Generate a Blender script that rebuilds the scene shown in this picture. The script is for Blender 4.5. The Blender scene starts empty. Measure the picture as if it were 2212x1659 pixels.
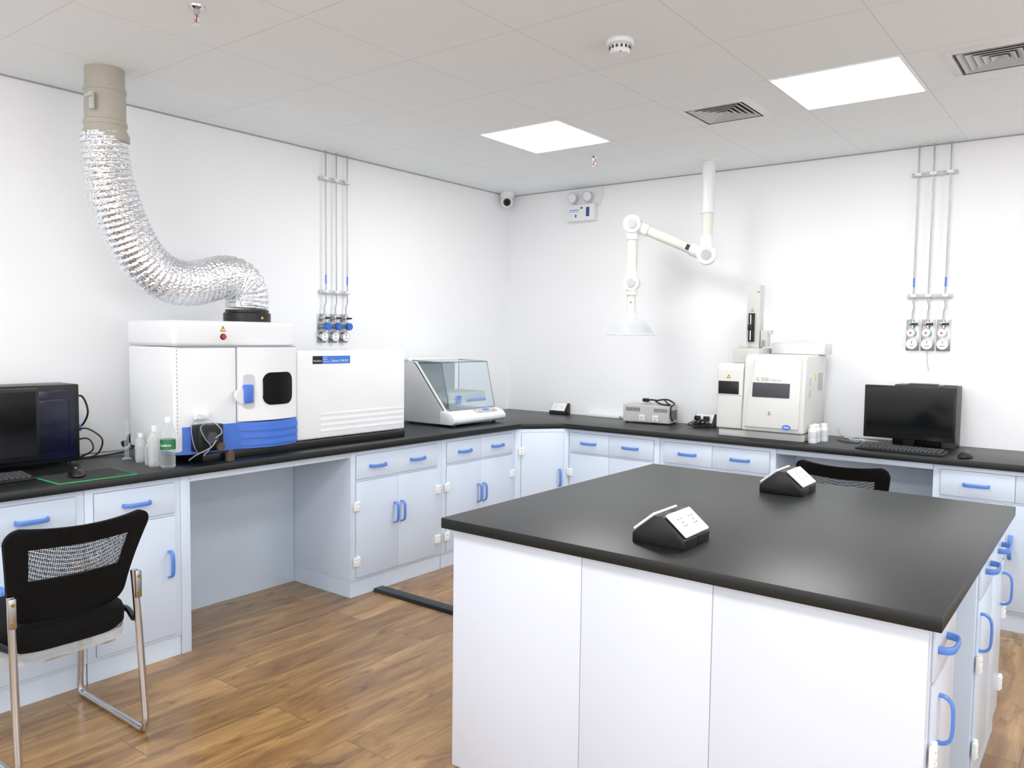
import bpy, bmesh, random
from math import *
from mathutils import Vector, Matrix
random.seed(7)
SC=bpy.context.scene
COL=SC.collection
# ---------------------------------------------------------------- materials
def lin(h):
    h=h.lstrip('#');c=[int(h[i:i+2],16)/255 for i in (0,2,4)]
    return tuple((x/12.92 if x<=.04045 else ((x+.055)/1.055)**2.4) for x in c)+(1,)
def mat(name,hexc,rough=.5,metal=0,var=.03,scale=8,bump=0,bscale=80,coat=0,emit=0,spec=.5):
    m=bpy.data.materials.new(name);m.use_nodes=True;nt=m.node_tree;n=nt.nodes;l=nt.links
    p=n['Principled BSDF'];c=lin(hexc)
    p.inputs['Roughness'].default_value=rough;p.inputs['Metallic'].default_value=metal
    p.inputs['Specular IOR Level'].default_value=spec
    if coat:p.inputs['Coat Weight'].default_value=coat
    tc=n.new('ShaderNodeTexCoord');nz=n.new('ShaderNodeTexNoise');nz.inputs['Scale'].default_value=scale
    l.new(tc.outputs['Object'],nz.inputs['Vector'])
    mx=n.new('ShaderNodeMix');mx.data_type='RGBA'
    mx.inputs['A'].default_value=tuple(v*(1-var) for v in c[:3])+(1,)
    mx.inputs['B'].default_value=tuple(min(1,v*(1+var)) for v in c[:3])+(1,)
    l.new(nz.outputs['Fac'],mx.inputs['Factor']);l.new(mx.outputs['Result'],p.inputs['Base Color'])
    if bump:
        nb=n.new('ShaderNodeTexNoise');nb.inputs['Scale'].default_value=bscale
        l.new(tc.outputs['Object'],nb.inputs['Vector'])
        b=n.new('ShaderNodeBump');b.inputs['Strength'].default_value=bump;b.inputs['Distance'].default_value=.01
        l.new(nb.outputs['Fac'],b.inputs['Height']);l.new(b.outputs['Normal'],p.inputs['Normal'])
    if emit:
        p.inputs['Emission Color'].default_value=c;p.inputs['Emission Strength'].default_value=emit
    return m
def glassmat(name,hexc,alpha,rough=.05):
    m=bpy.data.materials.new(name);m.use_nodes=True;nt=m.node_tree;n=nt.nodes;l=nt.links
    p=n['Principled BSDF'];p.inputs['Base Color'].default_value=lin(hexc);p.inputs['Roughness'].default_value=rough
    t=n.new('ShaderNodeBsdfTransparent');t.inputs[0].default_value=(.97,.985,.985,1)
    lw=n.new('ShaderNodeLayerWeight');lw.inputs[0].default_value=.25
    ma=n.new('ShaderNodeMath');ma.operation='ADD';ma.inputs[1].default_value=alpha;ma.use_clamp=True
    l.new(lw.outputs['Facing'],ma.inputs[0])
    mm=n.new('ShaderNodeMath');mm.operation='MULTIPLY';mm.inputs[1].default_value=min(1,alpha*2.2+.25)
    l.new(ma.outputs[0],mm.inputs[0])
    mx=n.new('ShaderNodeMixShader');l.new(mm.outputs[0],mx.inputs[0]);l.new(t.outputs[0],mx.inputs[1]);l.new(p.outputs[0],mx.inputs[2])
    l.new(mx.outputs[0],n['Material Output'].inputs[0]);return m
WHITE=mat('plastic_white','#eaecef',.35)
PP=mat('polypropylene_pale_blue','#d2e0f2',.25,var=.015,scale=2)
PPI=mat('polypropylene_island','#d6dcea',.25,var=.015,scale=2)
PPD=mat('seam_shade','#8793a8',.5)  # dark seam tone, shadow of the gaps put into the colour
PPK=mat('polypropylene_back','#cbdaea',.35)
BLUE=mat('handle_blue','#5080d4',.35)
IBLUE=mat('instrument_blue','#3a6bd0',.35)
KNOBB=mat('knob_blue','#1f5fc4',.35)
HINGE=mat('hinge_white','#f8f8f5',.4)
TOPM=mat('worktop_black','#0b0f0f',.38,var=.12,scale=30,bump=.03,bscale=300,spec=.38)
BLACK=mat('plastic_black','#08090a',.38,spec=.35)
BLACKG=mat('gloss_black','#040506',.10,spec=.3)
NAVY=mat('case_navy','#0c1028',.18,spec=.35)
GREY=mat('plastic_grey','#85898e',.45)
JOINTG=mat('joint_grey','#b2b5b8',.45)
DGREY=mat('dark_grey','#33363a',.5)
LGREY=mat('light_grey','#c2c5c8',.45)
CREAM=mat('instrument_cream','#d9dad7',.4)
CREAM2=mat('instrument_grey_cream','#bfc0bc',.45)
BEIGE=mat('duct_beige','#aba698',.5,var=.05)
ARMW=mat('arm_white','#e9ebeb',.35)
ARMC=mat('arm_cream','#e0dfd3',.35)
CHROME=mat('chrome','#cfcfd2',.12,1)
STEEL=mat('steel','#b2b4b6',.28,1)
PIPE=mat('pipe_steel','#a6a8aa',.35,.7)
RED=mat('red','#c4202a',.4)
YEL=mat('yellow','#f2c81e',.5)
GREEN=mat('green','#1fae4a',.5)
DGREEN=mat('label_green','#176a3c',.5)
BROWN=mat('brown','#4a352a',.5)
FABRIC=mat('fabric_black','#050506',.85,var=.3,scale=200,bump=.5,bscale=400,spec=.15)
PADM=mat('mousepad','#101214',.8)
WRAP=glassmat('plastic_wrap','#f2f2f2',.2,.3)
GLASS=glassmat('glass_clear','#cfe6f0',.09,.03)
GLASSE=mat('glass_edge','#3d5a62',.15)
BOTC=glassmat('bottle_clear','#e0e8ec',.16,.08)
BOTW=glassmat('bottle_translucent','#e6e8e8',.28,.3)
HOODG=glassmat('hood_acrylic','#e4e9ec',.22,.15)
LEDB=mat('label_blue','#2f6fd0',.4)
INK=mat('ink_dark','#1c1d20',.6)
INKW=mat('ink_white','#f8f8f8',.6)
BRASS=mat('brass','#b58a3a',.3,1)
SILL=mat('trim_grey','#9c9da0',.7)
SLABW=mat('wall_paint','#f3f4f6',.75,var=.008,scale=1.5,bump=.02,bscale=60,spec=.2)
LAMPM=mat('lamp_diffuser','#ffffff',.5,emit=25)
def foil():
    m=mat('aluminium_foil','#f4f6fa',.2,.97,.04,40)
    nt=m.node_tree;n=nt.nodes;l=nt.links;p=n['Principled BSDF']
    tc=n.new('ShaderNodeTexCoord');v=n.new('ShaderNodeTexVoronoi');v.inputs['Scale'].default_value=85
    l.new(tc.outputs['Object'],v.inputs['Vector'])
    nz=n.new('ShaderNodeTexNoise');nz.inputs['Scale'].default_value=100;nz.inputs['Detail'].default_value=4
    l.new(tc.outputs['Object'],nz.inputs['Vector'])
    a=n.new('ShaderNodeMath');a.operation='ADD';l.new(v.outputs['Distance'],a.inputs[0]);l.new(nz.outputs['Fac'],a.inputs[1])
    b=n.new('ShaderNodeBump');b.inputs['Strength'].default_value=.85;b.inputs['Distance'].default_value=.005
    l.new(a.outputs[0],b.inputs['Height']);l.new(b.outputs['Normal'],p.inputs['Normal']);return m
FOIL=foil()
def ceilmat():
    m=mat('ceiling_tile','#f1f6f8',.7,var=.008,scale=2,spec=.25)
    nt=m.node_tree;n=nt.nodes;l=nt.links;p=n['Principled BSDF']
    tc=n.new('ShaderNodeTexCoord');sp=n.new('ShaderNodeSeparateXYZ');l.new(tc.outputs['Object'],sp.inputs[0])
    outs=[]
    for ax,o in (('X',-.755),('Y',4.095)):
        a=n.new('ShaderNodeMath');a.operation='SUBTRACT';a.inputs[1].default_value=o-.555*40;l.new(sp.outputs[ax],a.inputs[0])
        b=n.new('ShaderNodeMath');b.operation='DIVIDE';b.inputs[1].default_value=.555;l.new(a.outputs[0],b.inputs[0])
        c=n.new('ShaderNodeMath');c.operation='FRACT';l.new(b.outputs[0],c.inputs[0])
        d=n.new('ShaderNodeMath');d.operation='SUBTRACT';d.inputs[1].default_value=.5;l.new(c.outputs[0],d.inputs[0])
        e=n.new('ShaderNodeMath');e.operation='ABSOLUTE';l.new(d.outputs[0],e.inputs[0])
        g=n.new('ShaderNodeMath');g.operation='GREATER_THAN';g.inputs[1].default_value=.5-.0025;l.new(e.outputs[0],g.inputs[0]);outs.append(g)
    mx=n.new('ShaderNodeMath');mx.operation='MAXIMUM';l.new(outs[0].outputs[0],mx.inputs[0]);l.new(outs[1].outputs[0],mx.inputs[1])
    mc=n.new('ShaderNodeMix');mc.data_type='RGBA';old=p.inputs['Base Color'].links[0].from_socket
    l.new(mx.outputs[0],mc.inputs['Factor']);l.new(old,mc.inputs['A']);mc.inputs['B'].default_value=lin('#d0d2d2')
    l.new(mc.outputs['Result'],p.inputs['Base Color']);return m
CEIL=ceilmat()
def woodmat():
    m=bpy.data.materials.new('wood_planks');m.use_nodes=True;nt=m.node_tree;n=nt.nodes;l=nt.links;p=n['Principled BSDF']
    tc=n.new('ShaderNodeTexCoord');mp=n.new('ShaderNodeMapping');mp.inputs['Rotation'].default_value=(0,0,pi/2)
    l.new(tc.outputs['Object'],mp.inputs[0])
    br=n.new('ShaderNodeTexBrick');br.inputs['Scale'].default_value=1;br.inputs['Brick Width'].default_value=1.35;br.inputs['Row Height'].default_value=.215
    br.inputs['Mortar Size'].default_value=.0012;br.inputs['Mortar Smooth'].default_value=.3;br.offset=.37;br.inputs['Bias'].default_value=0
    br.inputs['Color1'].default_value=(.0,.0,.0,1);br.inputs['Color2'].default_value=(1,1,1,1);br.inputs['Mortar'].default_value=(.5,.5,.5,1)
    l.new(mp.outputs[0],br.inputs[0])
    def layer(sx,sy,sc,det,dist,offs):
        mg=n.new('ShaderNodeMapping');mg.inputs['Scale'].default_value=(sx,sy,1);l.new(mp.outputs[0],mg.inputs[0])
        ad=n.new('ShaderNodeVectorMath');ad.operation='MULTIPLY_ADD';l.new(br.outputs['Color'],ad.inputs[0]);ad.inputs[1].default_value=offs;l.new(mg.outputs[0],ad.inputs[2])
        nz=n.new('ShaderNodeTexNoise');nz.inputs['Scale'].default_value=sc;nz.inputs['Detail'].default_value=det;nz.inputs['Roughness'].default_value=.58;nz.inputs['Distortion'].default_value=dist
        l.new(ad.outputs[0],nz.inputs['Vector']);return nz
    nz=layer(1.1,7,1.5,8,1.0,(7,5,3));fine=layer(3,65,2,3,.3,(3,9,1));kn=layer(2.0,6.5,1.3,4,2.0,(5,11,2))
    cr=n.new('ShaderNodeValToRGB');e=cr.color_ramp.elements
    e[0].position=.25;e[0].color=lin('#66492a');e[1].position=.76;e[1].color=lin('#c39c66')
    x=cr.color_ramp.elements.new(.40);x.color=lin('#87633a');x=cr.color_ramp.elements.new(.56);x.color=lin('#a07a48')
    l.new(nz.outputs['Fac'],cr.inputs[0])
    def mul(a,colsock,fac):
        mt=n.new('ShaderNodeMix');mt.data_type='RGBA';mt.blend_type='MULTIPLY';mt.inputs['Factor'].default_value=fac
        l.new(a,mt.inputs['A']);l.new(colsock,mt.inputs['B']);return mt.outputs['Result']
    def ramp(src,p0,c0,p1,c1):
        r=n.new('ShaderNodeValToRGB');r.color_ramp.elements[0].position=p0;r.color_ramp.elements[0].color=c0;r.color_ramp.elements[1].position=p1;r.color_ramp.elements[1].color=c1
        l.new(src,r.inputs[0]);return r.outputs[0]
    o=mul(cr.outputs[0],ramp(br.outputs['Color'],0,(.68,.64,.6,1),1,(1,1,1,1)),.6)
    o=mul(o,ramp(fine.outputs['Fac'],.3,(.7,.66,.6,1),.6,(1,1,1,1)),.45)
    o=mul(o,ramp(kn.outputs['Fac'],.31,(.33,.26,.18,1),.42,(1,1,1,1)),.6)
    mm=n.new('ShaderNodeMix');mm.data_type='RGBA';l.new(br.outputs['Fac'],mm.inputs['Factor']);l.new(o,mm.inputs['A']);mm.inputs['B'].default_value=lin('#4a3420')
    l.new(mm.outputs['Result'],p.inputs['Base Color'])
    p.inputs['Roughness'].default_value=.24
    b=n.new('ShaderNodeBump');b.inputs['Strength'].default_value=.05;b.inputs['Distance'].default_value=.005
    l.new(nz.outputs['Fac'],b.inputs['Height']);l.new(b.outputs['Normal'],p.inputs['Normal']);return m
WOOD=woodmat()
def meshmat():
    m=bpy.data.materials.new('chair_mesh');m.use_nodes=True;nt=m.node_tree;n=nt.nodes;l=nt.links;p=n['Principled BSDF']
    p.inputs['Base Color'].default_value=lin('#46484c');p.inputs['Roughness'].default_value=.6
    tc=n.new('ShaderNodeTexCoord');v=n.new('ShaderNodeTexVoronoi');v.inputs['Scale'].default_value=150;v.inputs['Randomness'].default_value=.1
    l.new(tc.outputs['Object'],v.inputs['Vector'])
    g=n.new('ShaderNodeMath');g.operation='GREATER_THAN';g.inputs[1].default_value=.49;l.new(v.outputs['Distance'],g.inputs[0])
    t=n.new('ShaderNodeBsdfTransparent');mx=n.new('ShaderNodeMixShader')
    l.new(g.outputs[0],mx.inputs[0]);l.new(t.outputs[0],mx.inputs[1]);l.new(p.outputs[0],mx.inputs[2]);l.new(mx.outputs[0],n['Material Output'].inputs[0]);return m
MESHM=meshmat()
# ---------------------------------------------------------------- geometry builder
def catmull(P,k=6):
    P=[Vector(p) for p in P];Q=[P[0]*2-P[1]]+P+[P[-1]*2-P[-2]];o=[]
    for i in range(1,len(Q)-2):
        a,b,c,d=Q[i-1:i+3]
        for j in range(k):
            t=j/k;o.append(.5*((2*b)+(c-a)*t+(2*a-5*b+4*c-d)*t*t+(3*b-a-3*c+d)*t**3))
    o.append(P[-1]);return o
class B:
    def __init__(s):s.v=[];s.f=[];s.m=[]
    def add(s,v,f,mi=0):
        k=len(s.v);s.v+=[Vector(x) for x in v];s.f+=[[i+k for i in g] for g in f];s.m+=[mi]*len(f);return s
    def addbm(s,bm,mi=0,M=None):
        bm.verts.index_update()
        v=[(M@x.co if M else x.co.copy()) for x in bm.verts];f=[[q.index for q in g.verts] for g in bm.faces];bm.free();return s.add(v,f,mi)
    def box(s,x0,x1,y0,y1,z0,z1,mi=0,bev=0,seg=2,M=None):
        bm=bmesh.new();bmesh.ops.create_cube(bm,size=1)
        for q in bm.verts:q.co=Vector(((x0+x1)/2+q.co.x*(x1-x0),(y0+y1)/2+q.co.y*(y1-y0),(z0+z1)/2+q.co.z*(z1-z0)))
        if bev:bmesh.ops.bevel(bm,geom=bm.edges[:],offset=bev,segments=seg,affect='EDGES',profile=.5)
        return s.addbm(bm,mi,M)
    def prism(s,poly,axis,a0,a1,mi=0,bev=0,seg=2,M=None):
        def P(u,v,a):
            return {'x':(a,u,v),'y':(u,a,v),'z':(u,v,a)}[axis]
        bm=bmesh.new();A=[bm.verts.new(P(u,v,a0)) for u,v in poly];C=[bm.verts.new(P(u,v,a1)) for u,v in poly]
        bm.faces.new(A);bm.faces.new(C[::-1]);n=len(poly)
        for i in range(n):bm.faces.new((A[i],C[i],C[(i+1)%n],A[(i+1)%n]))
        bmesh.ops.recalc_face_normals(bm,faces=bm.faces[:])
        if bev:bmesh.ops.bevel(bm,geom=bm.edges[:],offset=bev,segments=seg,affect='EDGES',profile=.5)
        return s.addbm(bm,mi,M)
    def tube(s,pts,r,n=12,mi=0,sect=None,up=None,cap=True,closed=False):
        pts=[Vector(p) for p in pts];N=len(pts);R=r if isinstance(r,(list,tuple)) else [r]*N
        T=[]
        for i in range(N):
            a=pts[(i-1)%N] if closed else pts[max(0,i-1)];b=pts[(i+1)%N] if closed else pts[min(N-1,i+1)];T.append((b-a).normalized())
        u=Vector(up) if up else (Vector((0,0,1)) if abs(T[0].z)<.9 else Vector((1,0,0)))
        V=[];
        for i in range(N):
            u=(u-T[i]*u.dot(T[i])).normalized();w=T[i].cross(u)
            for j in range(n):
                a=2*pi*j/n;cu,cw=cos(a),sin(a)
                if sect:
                    q=1/max(abs(cu),abs(cw))**.55
                    V.append(pts[i]+u*cu*q*sect[0]+w*cw*q*sect[1])
                else:V.append(pts[i]+(u*cu+w*cw)*R[i])
        F=[]
        for i in range(N if closed else N-1):
            k=(i+1)%N
            for j in range(n):F.append((i*n+j,i*n+(j+1)%n,k*n+(j+1)%n,k*n+j))
        if cap and not closed:F.append(tuple(range(n))[::-1]);F.append(tuple(range((N-1)*n,N*n)))
        return s.add(V,F,mi)
    def cyl(s,p0,p1,r0,r1=None,n=24,mi=0):
        return s.tube([p0,p1],[r0,r0 if r1 is None else r1],n,mi)
    def lathe(s,prof,c=(0,0,0),n=28,mi=0,M=None):
        V=[];F=[];c=Vector(c)
        for r,z in prof:
            for j in range(n):
                a=2*pi*j/n;p=Vector((r*cos(a),r*sin(a),z));p=(M@p if M else p);V.append(c+p)
        for i in range(len(prof)-1):
            for j in range(n):F.append((i*n+j,i*n+(j+1)%n,(i+1)*n+(j+1)%n,(i+1)*n+j))
        if prof[0][0]>1e-5:F.append(tuple(range(n))[::-1])
        if prof[-1][0]>1e-5:F.append(tuple(range((len(prof)-1)*n,len(prof)*n)))
        return s.add(V,F,mi)
    def sph(s,c,r,sc=(1,1,1),n=20,mi=0):
        m=n//2;return s.lathe([(max(1e-6,r*sin(pi*i/m)),-r*cos(pi*i/m)) for i in range(m+1)],c,n,mi,Matrix.Diagonal(sc))
    def text(s,body,size,o,right,up,mi=0,align='LEFT',off=.0008):
        cu=bpy.data.curves.new('tmp','FONT');cu.body=body;cu.size=size;cu.align_x=align;cu.resolution_u=3
        ob=bpy.data.objects.new('tmp',cu);COL.objects.link(ob);bpy.context.view_layer.update()
        me=bpy.data.meshes.new_from_object(ob.evaluated_get(bpy.context.evaluated_depsgraph_get()))
        r=Vector(right).normalized();u=Vector(up).normalized();n=r.cross(u);o=Vector(o)
        V=[o+r*v.co.x+u*v.co.y+n*off for v in me.vertices];F=[list(p.vertices) for p in me.polygons]
        bpy.data.objects.remove(ob);bpy.data.meshes.remove(me);bpy.data.curves.remove(cu)
        return s.add(V,F,mi)
    def mesh(s,name,mats,org=(0,0,0),inv=None):
        me=bpy.data.meshes.new(name);o=Vector(org)
        V=[x-o for x in s.v]
        if inv:V=[inv@x for x in V]
        me.from_pydata([tuple(x) for x in V],[],s.f)
        for m in (mats if isinstance(mats,(list,tuple)) else [mats]):me.materials.append(m)
        me.polygons.foreach_set('material_index',s.m);me.polygons.foreach_set('use_smooth',[True]*len(s.f))
        bm=bmesh.new();bm.from_mesh(me);bmesh.ops.recalc_face_normals(bm,faces=bm.faces[:]);bm.to_mesh(me);bm.free()
        me.set_sharp_from_angle(angle=radians(32));me.update();return me
class Thing:
    """world=True: geometry is given in world coordinates"""
    def __init__(s,name,label,cat,loc=(0,0,0),rot=0,group=None,world=False,mesh=None):
        s.org=Vector(loc);s.rot=rot;s.world=world
        s.o=bpy.data.objects.new(name,mesh);s.o.location=loc;s.o.rotation_euler=(0,0,rot)
        if mesh is None:s.o.empty_display_size=.05
        COL.objects.link(s.o);s.o['label']=label;s.o['category']=cat
        if group:s.o['group']=group
    def part(s,name,b,mats,parent=None,label=None):
        inv=Matrix.Rotation(-s.rot,3,'Z') if s.world and s.rot else None
        me=b.mesh(name,mats,s.org if s.world else (0,0,0),inv)
        ob=bpy.data.objects.new(name,me);COL.objects.link(ob);ob.parent=parent or s.o
        if label:ob['label']=label
        return ob
def single(name,b,mats,label,cat,loc=(0,0,0),rot=0,group=None,world=True):
    me=b.mesh(name,mats,loc if world else (0,0,0))
    return Thing(name,label,cat,loc,rot,group,mesh=me).o
def struct(name,b,m):
    me=b.mesh(name,m);o=bpy.data.objects.new(name,me);COL.objects.link(o);o['kind']='structure';return o
# ---------------------------------------------------------------- camera
f=1717.1;yaw,pit,rol=.6539,.0601,.0123
Fh=Vector((-sin(yaw),cos(yaw),0));R0=Vector((cos(yaw),sin(yaw),0));Z=Vector((0,0,1))
F=Fh*cos(pit)-Z*sin(pit);U=Z*cos(pit)+Fh*sin(pit);R=R0*cos(rol)+U*sin(rol);U2=-R0*sin(rol)+U*cos(rol)
cd=bpy.data.cameras.new('camera');cd.sensor_width=36;cd.lens=f/2212*36;cd.clip_start=.02
co=bpy.data.objects.new('camera',cd);COL.objects.link(co)
co.matrix_world=Matrix(((R.x,U2.x,-F.x,0),(R.y,U2.y,-F.y,0),(R.z,U2.z,-F.z,1.4568),(0,0,0,1)))
SC.camera=co
try:
    SC.view_settings.view_transform='Standard';SC.view_settings.look='None';SC.view_settings.gamma=1.12
except Exception:pass
w=bpy.data.worlds.new('world');w.use_nodes=True;w.node_tree.nodes['Background'].inputs[0].default_value=(.9,.95,1,1);w.node_tree.nodes['Background'].inputs[1].default_value=.6;SC.world=w
# ---------------------------------------------------------------- room
WX,WY,CH=-4.06,5.248,2.606;RX,RY=2.6,-2.4
struct('floor',B().box(WX-.1,RX+.1,RY-.1,WY+.1,-.1,0),WOOD)
struct('ceiling',B().box(WX-.1,RX+.1,RY-.1,WY+.1,CH,CH+.1),CEIL)
struct('wall_left',B().box(WX-.1,WX,RY-.1,WY+.1,0,CH),SLABW)
struct('wall_back',B().box(WX,RX,WY,WY+.1,0,CH),SLABW)
w1=(-3.4,1.8,.75,2.4);w2=(-1.4,3.6,.75,2.4)  # openings added to the unseen walls to let fill light in
struct('wall_right',B().box(RX,RX+.1,RY-.1,w2[0],0,CH).box(RX,RX+.1,w2[1],WY+.1,0,CH).box(RX,RX+.1,w2[0],w2[1],0,w2[2]).box(RX,RX+.1,w2[0],w2[1],w2[3],CH),SLABW)
struct('wall_front',B().box(WX,w1[0],RY-.1,RY,0,CH).box(w1[1],RX,RY-.1,RY,0,CH).box(w1[0],w1[1],RY-.1,RY,0,w1[2]).box(w1[0],w1[1],RY-.1,RY,w1[3],CH),SLABW)
b=B()
for k in range(5):
    x=w1[0]+(w1[1]-w1[0])*k/4;b.box(x-.025,x+.025,RY-.07,RY-.02,w1[2],w1[3])
for z in (w1[2]+.025,w1[3]-.025):b.box(w1[0],w1[1],RY-.07,RY-.02,z-.025,z+.025)
struct('added_window_1',b,WHITE)  # unseen frame added round the fill opening behind the camera
b=B()
for k in range(5):
    y=w2[0]+(w2[1]-w2[0])*k/4;b.box(RX+.02,RX+.07,y-.025,y+.025,w2[2],w2[3])
for z in (w2[2]+.025,w2[3]-.025):b.box(RX+.02,RX+.07,w2[0],w2[1],z-.025,z+.025)
struct('added_window_2',b,WHITE)  # unseen frame added round the fill opening on the right
def area(nm,loc,rot,sx,sy,pw):
    L=bpy.data.lights.new(nm,'AREA');L.shape='RECTANGLE';L.size=sx;L.size_y=sy;L.energy=pw;L.color=(.96,.98,1)
    o=bpy.data.objects.new(nm,L);COL.objects.link(o);o.location=loc;o.rotation_euler=rot
area('fill_light_1',((w1[0]+w1[1])/2,RY-.12,(w1[2]+w1[3])/2),(radians(90),0,0),w1[1]-w1[0],w1[3]-w1[2],80)  # added fill light behind the camera, lifts ceiling and island front
area('fill_light_2',(RX+.12,(w2[0]+w2[1])/2,(w2[2]+w2[3])/2),(radians(90),0,radians(90)),w2[1]-w2[0],w2[3]-w2[2],70)  # second added fill light, shining in from the right wall
struct('trim_1',B().box(WX,WX+.008,RY,WY,CH-.006,CH),SILL)
struct('trim_2',B().box(WX+.008,RX,WY-.008,WY,CH-.006,CH),SILL)
# ---------------------------------------------------------------- ceiling lights
def lamp(x,y):
    t=Thing('ceiling_light_panel','square white recessed light panel glowing in the tiled ceiling','ceiling light',(x,y,CH),group='ceiling light panels')
    a=.262;b_=.272
    b=B()
    for q in ((-a-.008,a+.008,-b_-.008,-b_),(-a-.008,a+.008,b_,b_+.008),(-a-.008,-a,-b_,b_),(a,a+.008,-b_,b_)):b.box(*q,-.006,0)
    t.part('frame',b,WHITE);t.part('diffuser',B().box(-a,a,-b_,b_,-.004,-.001),LAMPM);return t
for x,y in ((-2.70,3.818),(-1.033,3.818),(.63,3.818),(-2.70,.49),(-1.033,.49),(.63,.49),(-1.033,-1.2)):lamp(x,y)
# vents
def vent(x,y):
    t=Thing('ceiling_air_vent','square white ceiling air vent with concentric angled louvres','air vent',(x,y,CH),group='ceiling air vents')
    def ring(b,r0,z0,r1,z1,th=.002,mi=0):
        V=[]
        for r,z in ((r0,z0),(r1,z1),(r1+th,z1+th),(r0+th,z0+th)):V+=[(-r,-r,z),(r,-r,z),(r,r,z),(-r,r,z)]
        Fc=[]
        for i in range(4):
            k=(i+1)%4
            for j in range(4):Fc.append((i*4+j,i*4+(j+1)%4,k*4+(j+1)%4,k*4+j))
        b.add(V,Fc,mi)
    b=B();ring(b,.185,-.002,.150,-.012,.003);t.part('frame',b,WHITE)
    b=B()
    for k in range(5):
        r=.136-k*.027;ring(b,r,-.012,r-.020,-.002,.002)
    t.part('louvre',b,LGREY)
    t.part('duct_opening',B().box(-.15,.15,-.15,.15,-.0012,-.0002),DGREY)
vent(-1.655,3.90);vent(-.445,3.775)
# smoke detector
t=Thing('smoke_detector','round white smoke detector on the ceiling','smoke detector',(-1.60,2.75,CH))
t.part('base',B().lathe([(.05,0),(.054,-.006),(.054,-.018),(.048,-.022)]),WHITE)
b=B().lathe([(.040,-.022),(.040,-.040),(.034,-.052),(.001,-.056)])
for k in range(14):
    a=2*pi*k/14;b.box(.038,.0425,-.004,.004,-.037,-.026,1,M=Matrix.Rotation(a,4,'Z'))
t.part('sensor_head',b,[WHITE,DGREY])
t.part('indicator_light',B().sph((.02,-.03,-.052),.003,n=8),RED)
def sprinkler(x,y,l):
    t=Thing('fire_sprinkler',l,'sprinkler',(x,y,CH),group='ceiling sprinklers')
    t.part('escutcheon',B().lathe([(.028,0),(.026,-.006),(.012,-.012),(.010,-.03)]),CHROME)
    b=B()
    for s in(-1,1):b.tube(catmull([(s*.008,0,-.028),(s*.013,0,-.042),(s*.003,0,-.06)],4),.0022,8)
    b.cyl((0,0,-.03),(0,0,-.056),.0025,n=8,mi=1);t.part('frame',b,[CHROME,RED])
    b=B().lathe([(.004,-.060),(.017,-.062),(.017,-.064),(.004,-.064)]);t.part('deflector',b,CHROME)
sprinkler(-2.65,1.60,'chrome fire sprinkler hanging from the white ceiling');sprinkler(-2.73,4.39,'chrome fire sprinkler hanging from the white ceiling')
# ---------------------------------------------------------------- exhaust duct
t=Thing('exhaust_duct','beige ceiling pipe with silver corrugated foil hose bending down','exhaust duct',(-3.61,1.735,CH))
ox=-3.61
b=B().lathe([(.081,0),(.081,-.085),(.087,-.087),(.087,-.10),(.084,-.102),(.084,-.225),(.089,-.23),(.089,-.245),(.085,-.25),(.085,-.262),(.097,-.285),(.098,-.31),(.092,-.314)],n=40)
t.part('collar_pipe',b,BEIGE)
b=B().box(.05,.075,-.095,-.080,-.20,-.125,0,.004).box(.035,.088,-.105,-.094,-.15,-.135,0,.003)
t.part('damper_handle',b,CREAM2)
path=[(1.722,2.325),(1.73,2.25),(1.742,2.15),(1.764,2.054),(1.80,1.955),(1.84,1.872),(1.895,1.79),(1.965,1.728),(2.04,1.70),(2.11,1.692),(2.18,1.702),(2.25,1.722),(2.32,1.738),(2.385,1.728),(2.43,1.69),(2.445,1.64),(2.443,1.5835)]
P=catmull([(ox,y,z) for y,z in path],14)
L=[0]
for i in range(1,len(P)):L.append(L[-1]+(P[i]-P[i-1]).length)
n=int(L[-1]/.0048);Q=[];j=0
for i in range(n+1):
    s=L[-1]*i/n
    while j<len(L)-2 and L[j+1]<s:j+=1
    q=(s-L[j])/max(1e-9,L[j+1]-L[j]);Q.append(P[j].lerp(P[j+1],q))
rs=[]
for i in range(len(Q)):
    fr=i/(len(Q)-1);base=.098+.011*min(1,fr*4)
    rs.append(base+[0,-.0022,-.0058,-.0060,-.0024][i%5])
b=B().tube(Q,rs,72)
rnd=random.Random(3)
n_=72
b.v=[Q[min(len(Q)-1,i//n_)]+(v-Q[min(len(Q)-1,i//n_)])*(1+rnd.uniform(-.012,.012)) for i,v in enumerate(b.v)]
t.world=True;t.part('foil_hose',b,FOIL,label='crinkled silver aluminium flexible hose')
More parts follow.
